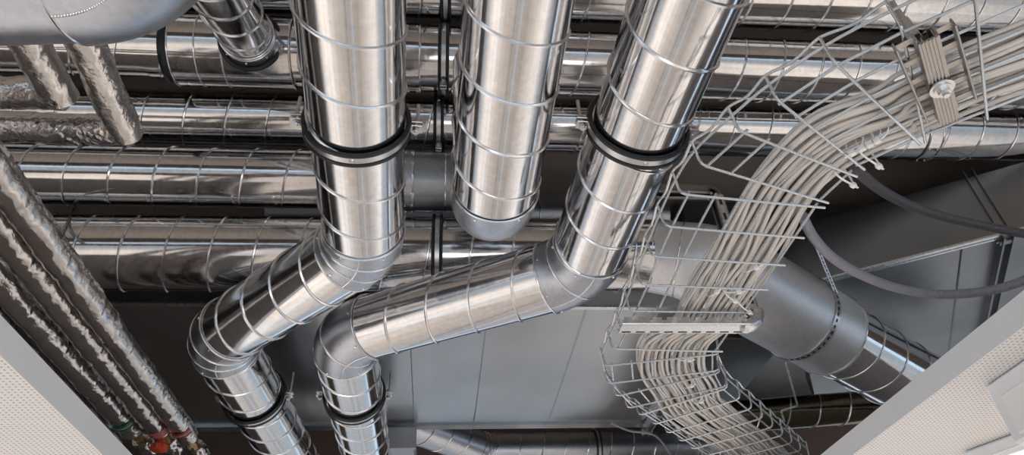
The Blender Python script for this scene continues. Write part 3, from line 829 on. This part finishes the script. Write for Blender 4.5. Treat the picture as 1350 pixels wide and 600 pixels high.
b0 = P(1224, 52, TZ-.026); b1_ = P(1252, 160, TZ-.026)
t = thing('tray_bracket', 'short strut bolted under the tray at the upper right, between two slotted plates', 'bracket', b0)
g = channel([b0, b1_], .030, .022, slots=False); 
dd = (b1_-b0).normalized(); ss = dd.cross(Z).normalized()
for q in (-.010, -.005, 0, .005, .010): box((b0+b1_)/2-Z*.002+ss*q, dd*((b1_-b0).length/2), ss*.0012, Z*.0015, g)
obj('strut', g, [m_strut, m_dark], t, 0)
c = near_axis(b0, b1_, 1242, 113)-Z*.004
g = tube([c, c-Z*.003], .019, 28); tube([c-Z*.003, c-Z*.006], .013, 20, True, False, g); tube([c-Z*.006, c-Z*.014], .0095, 6, True, False, g); tube([c-Z*.014, c-Z*.02], .005, 10, True, False, g)
obj('bolt', g, m_steel, t, 30)
for (x0, y0, x1, y1, ) in ((1192, 56, 1232, 152), (1243, 36, 1272, 132)):
    a = P(x0, y0, TZ-.012); b = P(x1, y1, TZ-.012); e = (b-a).normalized(); s = e.cross(Z).normalized(); Ln = (b-a).length; g = G()
    for q in (-1, 1):
        box((a+b)/2+s*q*.014, e*(Ln/2), s*.0016, Z*.010, g, bev=.0006)
    for k in range(5): box(a+e*(Ln*(.04+.92*k/4))+Z*.004, e*.0055, s*.014, Z*.0012, g, bev=.0005)
    obj('slotted_plate', g, m_strut, t, 0)
p0 = P(1213, 60, TZ-.01); p1 = P(1168, -6, TZ+.25)
g = tube([p0, p1], .0065, 12); tube([p0.lerp(p1, .12), p0.lerp(p1, .42)], .0105, 6, True, False, g)
obj('threaded_rod', g, m_steel, t, 30)

# ------------------------------------------------------------------ hoses, loose wires
def hose(label, pts, R, material, rib=.006, group=None):
    path = smooth_path(pts, 40); acc = 0; rs = []; out = [path[0]]
    fine = []
    for i in range(len(path)-1):
        m_ = max(1, int((path[i+1]-path[i]).length/.0012))
        fine += [path[i].lerp(path[i+1], k/m_) for k in range(m_)]
    for i, p in enumerate(fine):
        if i: acc += (p-fine[i-1]).length
        rs.append(R*(1+.07*math.cos(2*math.pi*acc/rib)))
    o = obj('flexible_hose', tube(fine, rs, 20), material, None, 80, loc=fine[len(fine)//2])
    return tag(o, label, 'hose', group)
hose('grey ribbed hose sagging in front of the silver edge', [P(1058, 285, .98), P(1072, 312, .97), P(1098, 340, .95), P(1135, 362, .94), P(1180, 379, .93), P(1232, 388, .92), P(1285, 386, .92), P(1330, 377, .92), P(1375, 358, .93), P(1420, 330, .95)], .0118, m_hose)
hose('dark hose coming out from under the cables, the upper one', [P(1125, 218, 1.02), P(1142, 236, 1.05), P(1170, 256, 1.10), P(1205, 273, 1.12), P(1250, 287, 1.13), P(1300, 298, 1.13), P(1350, 308, 1.14), P(1420, 318, 1.16)], .0125, m_hosedark, .0075)
o = obj('loose_wire', tube(smooth_path([P(806, 558, 1.30), P(830, 568, 1.26), P(858, 572, 1.22), P(872, 582, 1.2), P(884, 600, 1.18)], 8), .005, 10), m_hose, None, 60, loc=P(850, 570, 1.23))
tag(o, 'loose grey wire hanging under the flat duct left of the tray', 'wire')
o = obj('hook_wire', tube([P(1036, 478, 1.12), P(1051, 534, 1.02), P(1051, 535, 1.02), P(1031, 541, 1.0), P(1030, 542, 1.0), P(1034, 556, .97)], .0035, 8), m_zinc, None, 60, loc=P(1045, 535, 1.0))
tag(o, 'bent silver hook wire right of the tray end', 'hook')
o = obj('hanger_rod', tube([P(101, 270, 1.56), P(82, 310, 1.32)], .006, 10), m_zinc, None, 60, loc=P(95, 285, 1.45))
tag(o, 'thin silver rod beside the foil pipes at the left', 'rod')
rd = P(1018, 222, 2.0); o = obj('threaded_rod', tube([rd, P(1040, 262, 1.9)], .012, 10), m_dark, None, 60, loc=rd)
tag(o, 'dark hanger rod behind the cables under the ducts', 'rod')

# ------------------------------------------------------------------ light
w = bpy.data.worlds.new('world'); S.world = w; w.use_nodes = True
bg = w.node_tree.nodes['Background']; bg.inputs[0].default_value = (.66, .82, 1.0, 1); bg.inputs[1].default_value = 1.3
def lamp(x, y, z, sx, sy, power, col=(1, .985, .965)):
    l = bpy.data.lights.new('room_lamp', 'AREA'); l.shape = 'RECTANGLE'; l.size = sx; l.size_y = sy; l.energy = power; l.color = col
    o = bpy.data.objects.new('room_lamp', l); COL.objects.link(o); o.location = (x, y, z)
for y in (-3, 0, 3.2, 6.5):
    lamp(3.4, y, PZ-.06, .25, 1.4, 90); lamp(-3.2, y, PZ-.06, .25, 1.4, 90)

def lamp_up(loc, tgt, sx, sy, power, col):
    l = bpy.data.lights.new('fill_light', 'AREA'); l.shape = 'RECTANGLE'; l.size = sx; l.size_y = sy; l.energy = power; l.color = col
    o = bpy.data.objects.new('fill_light', l); COL.objects.link(o); o.location = loc
    o.rotation_euler = (V(tgt)-V(loc)).to_track_quat('-Z', 'Y').to_euler()
lamp_up((.5, -1.1, .7), (.5, 1.5, 3.0), 1.3, .8, 10, (.92, .96, 1))  # added fill light with no fixture, brings out the dull sleeve
S.view_settings.view_transform = 'Standard'; S.view_settings.look = 'None'; S.view_settings.gamma = 1; S.view_settings.use_curve_mapping = False
S.view_settings.exposure = -0.08
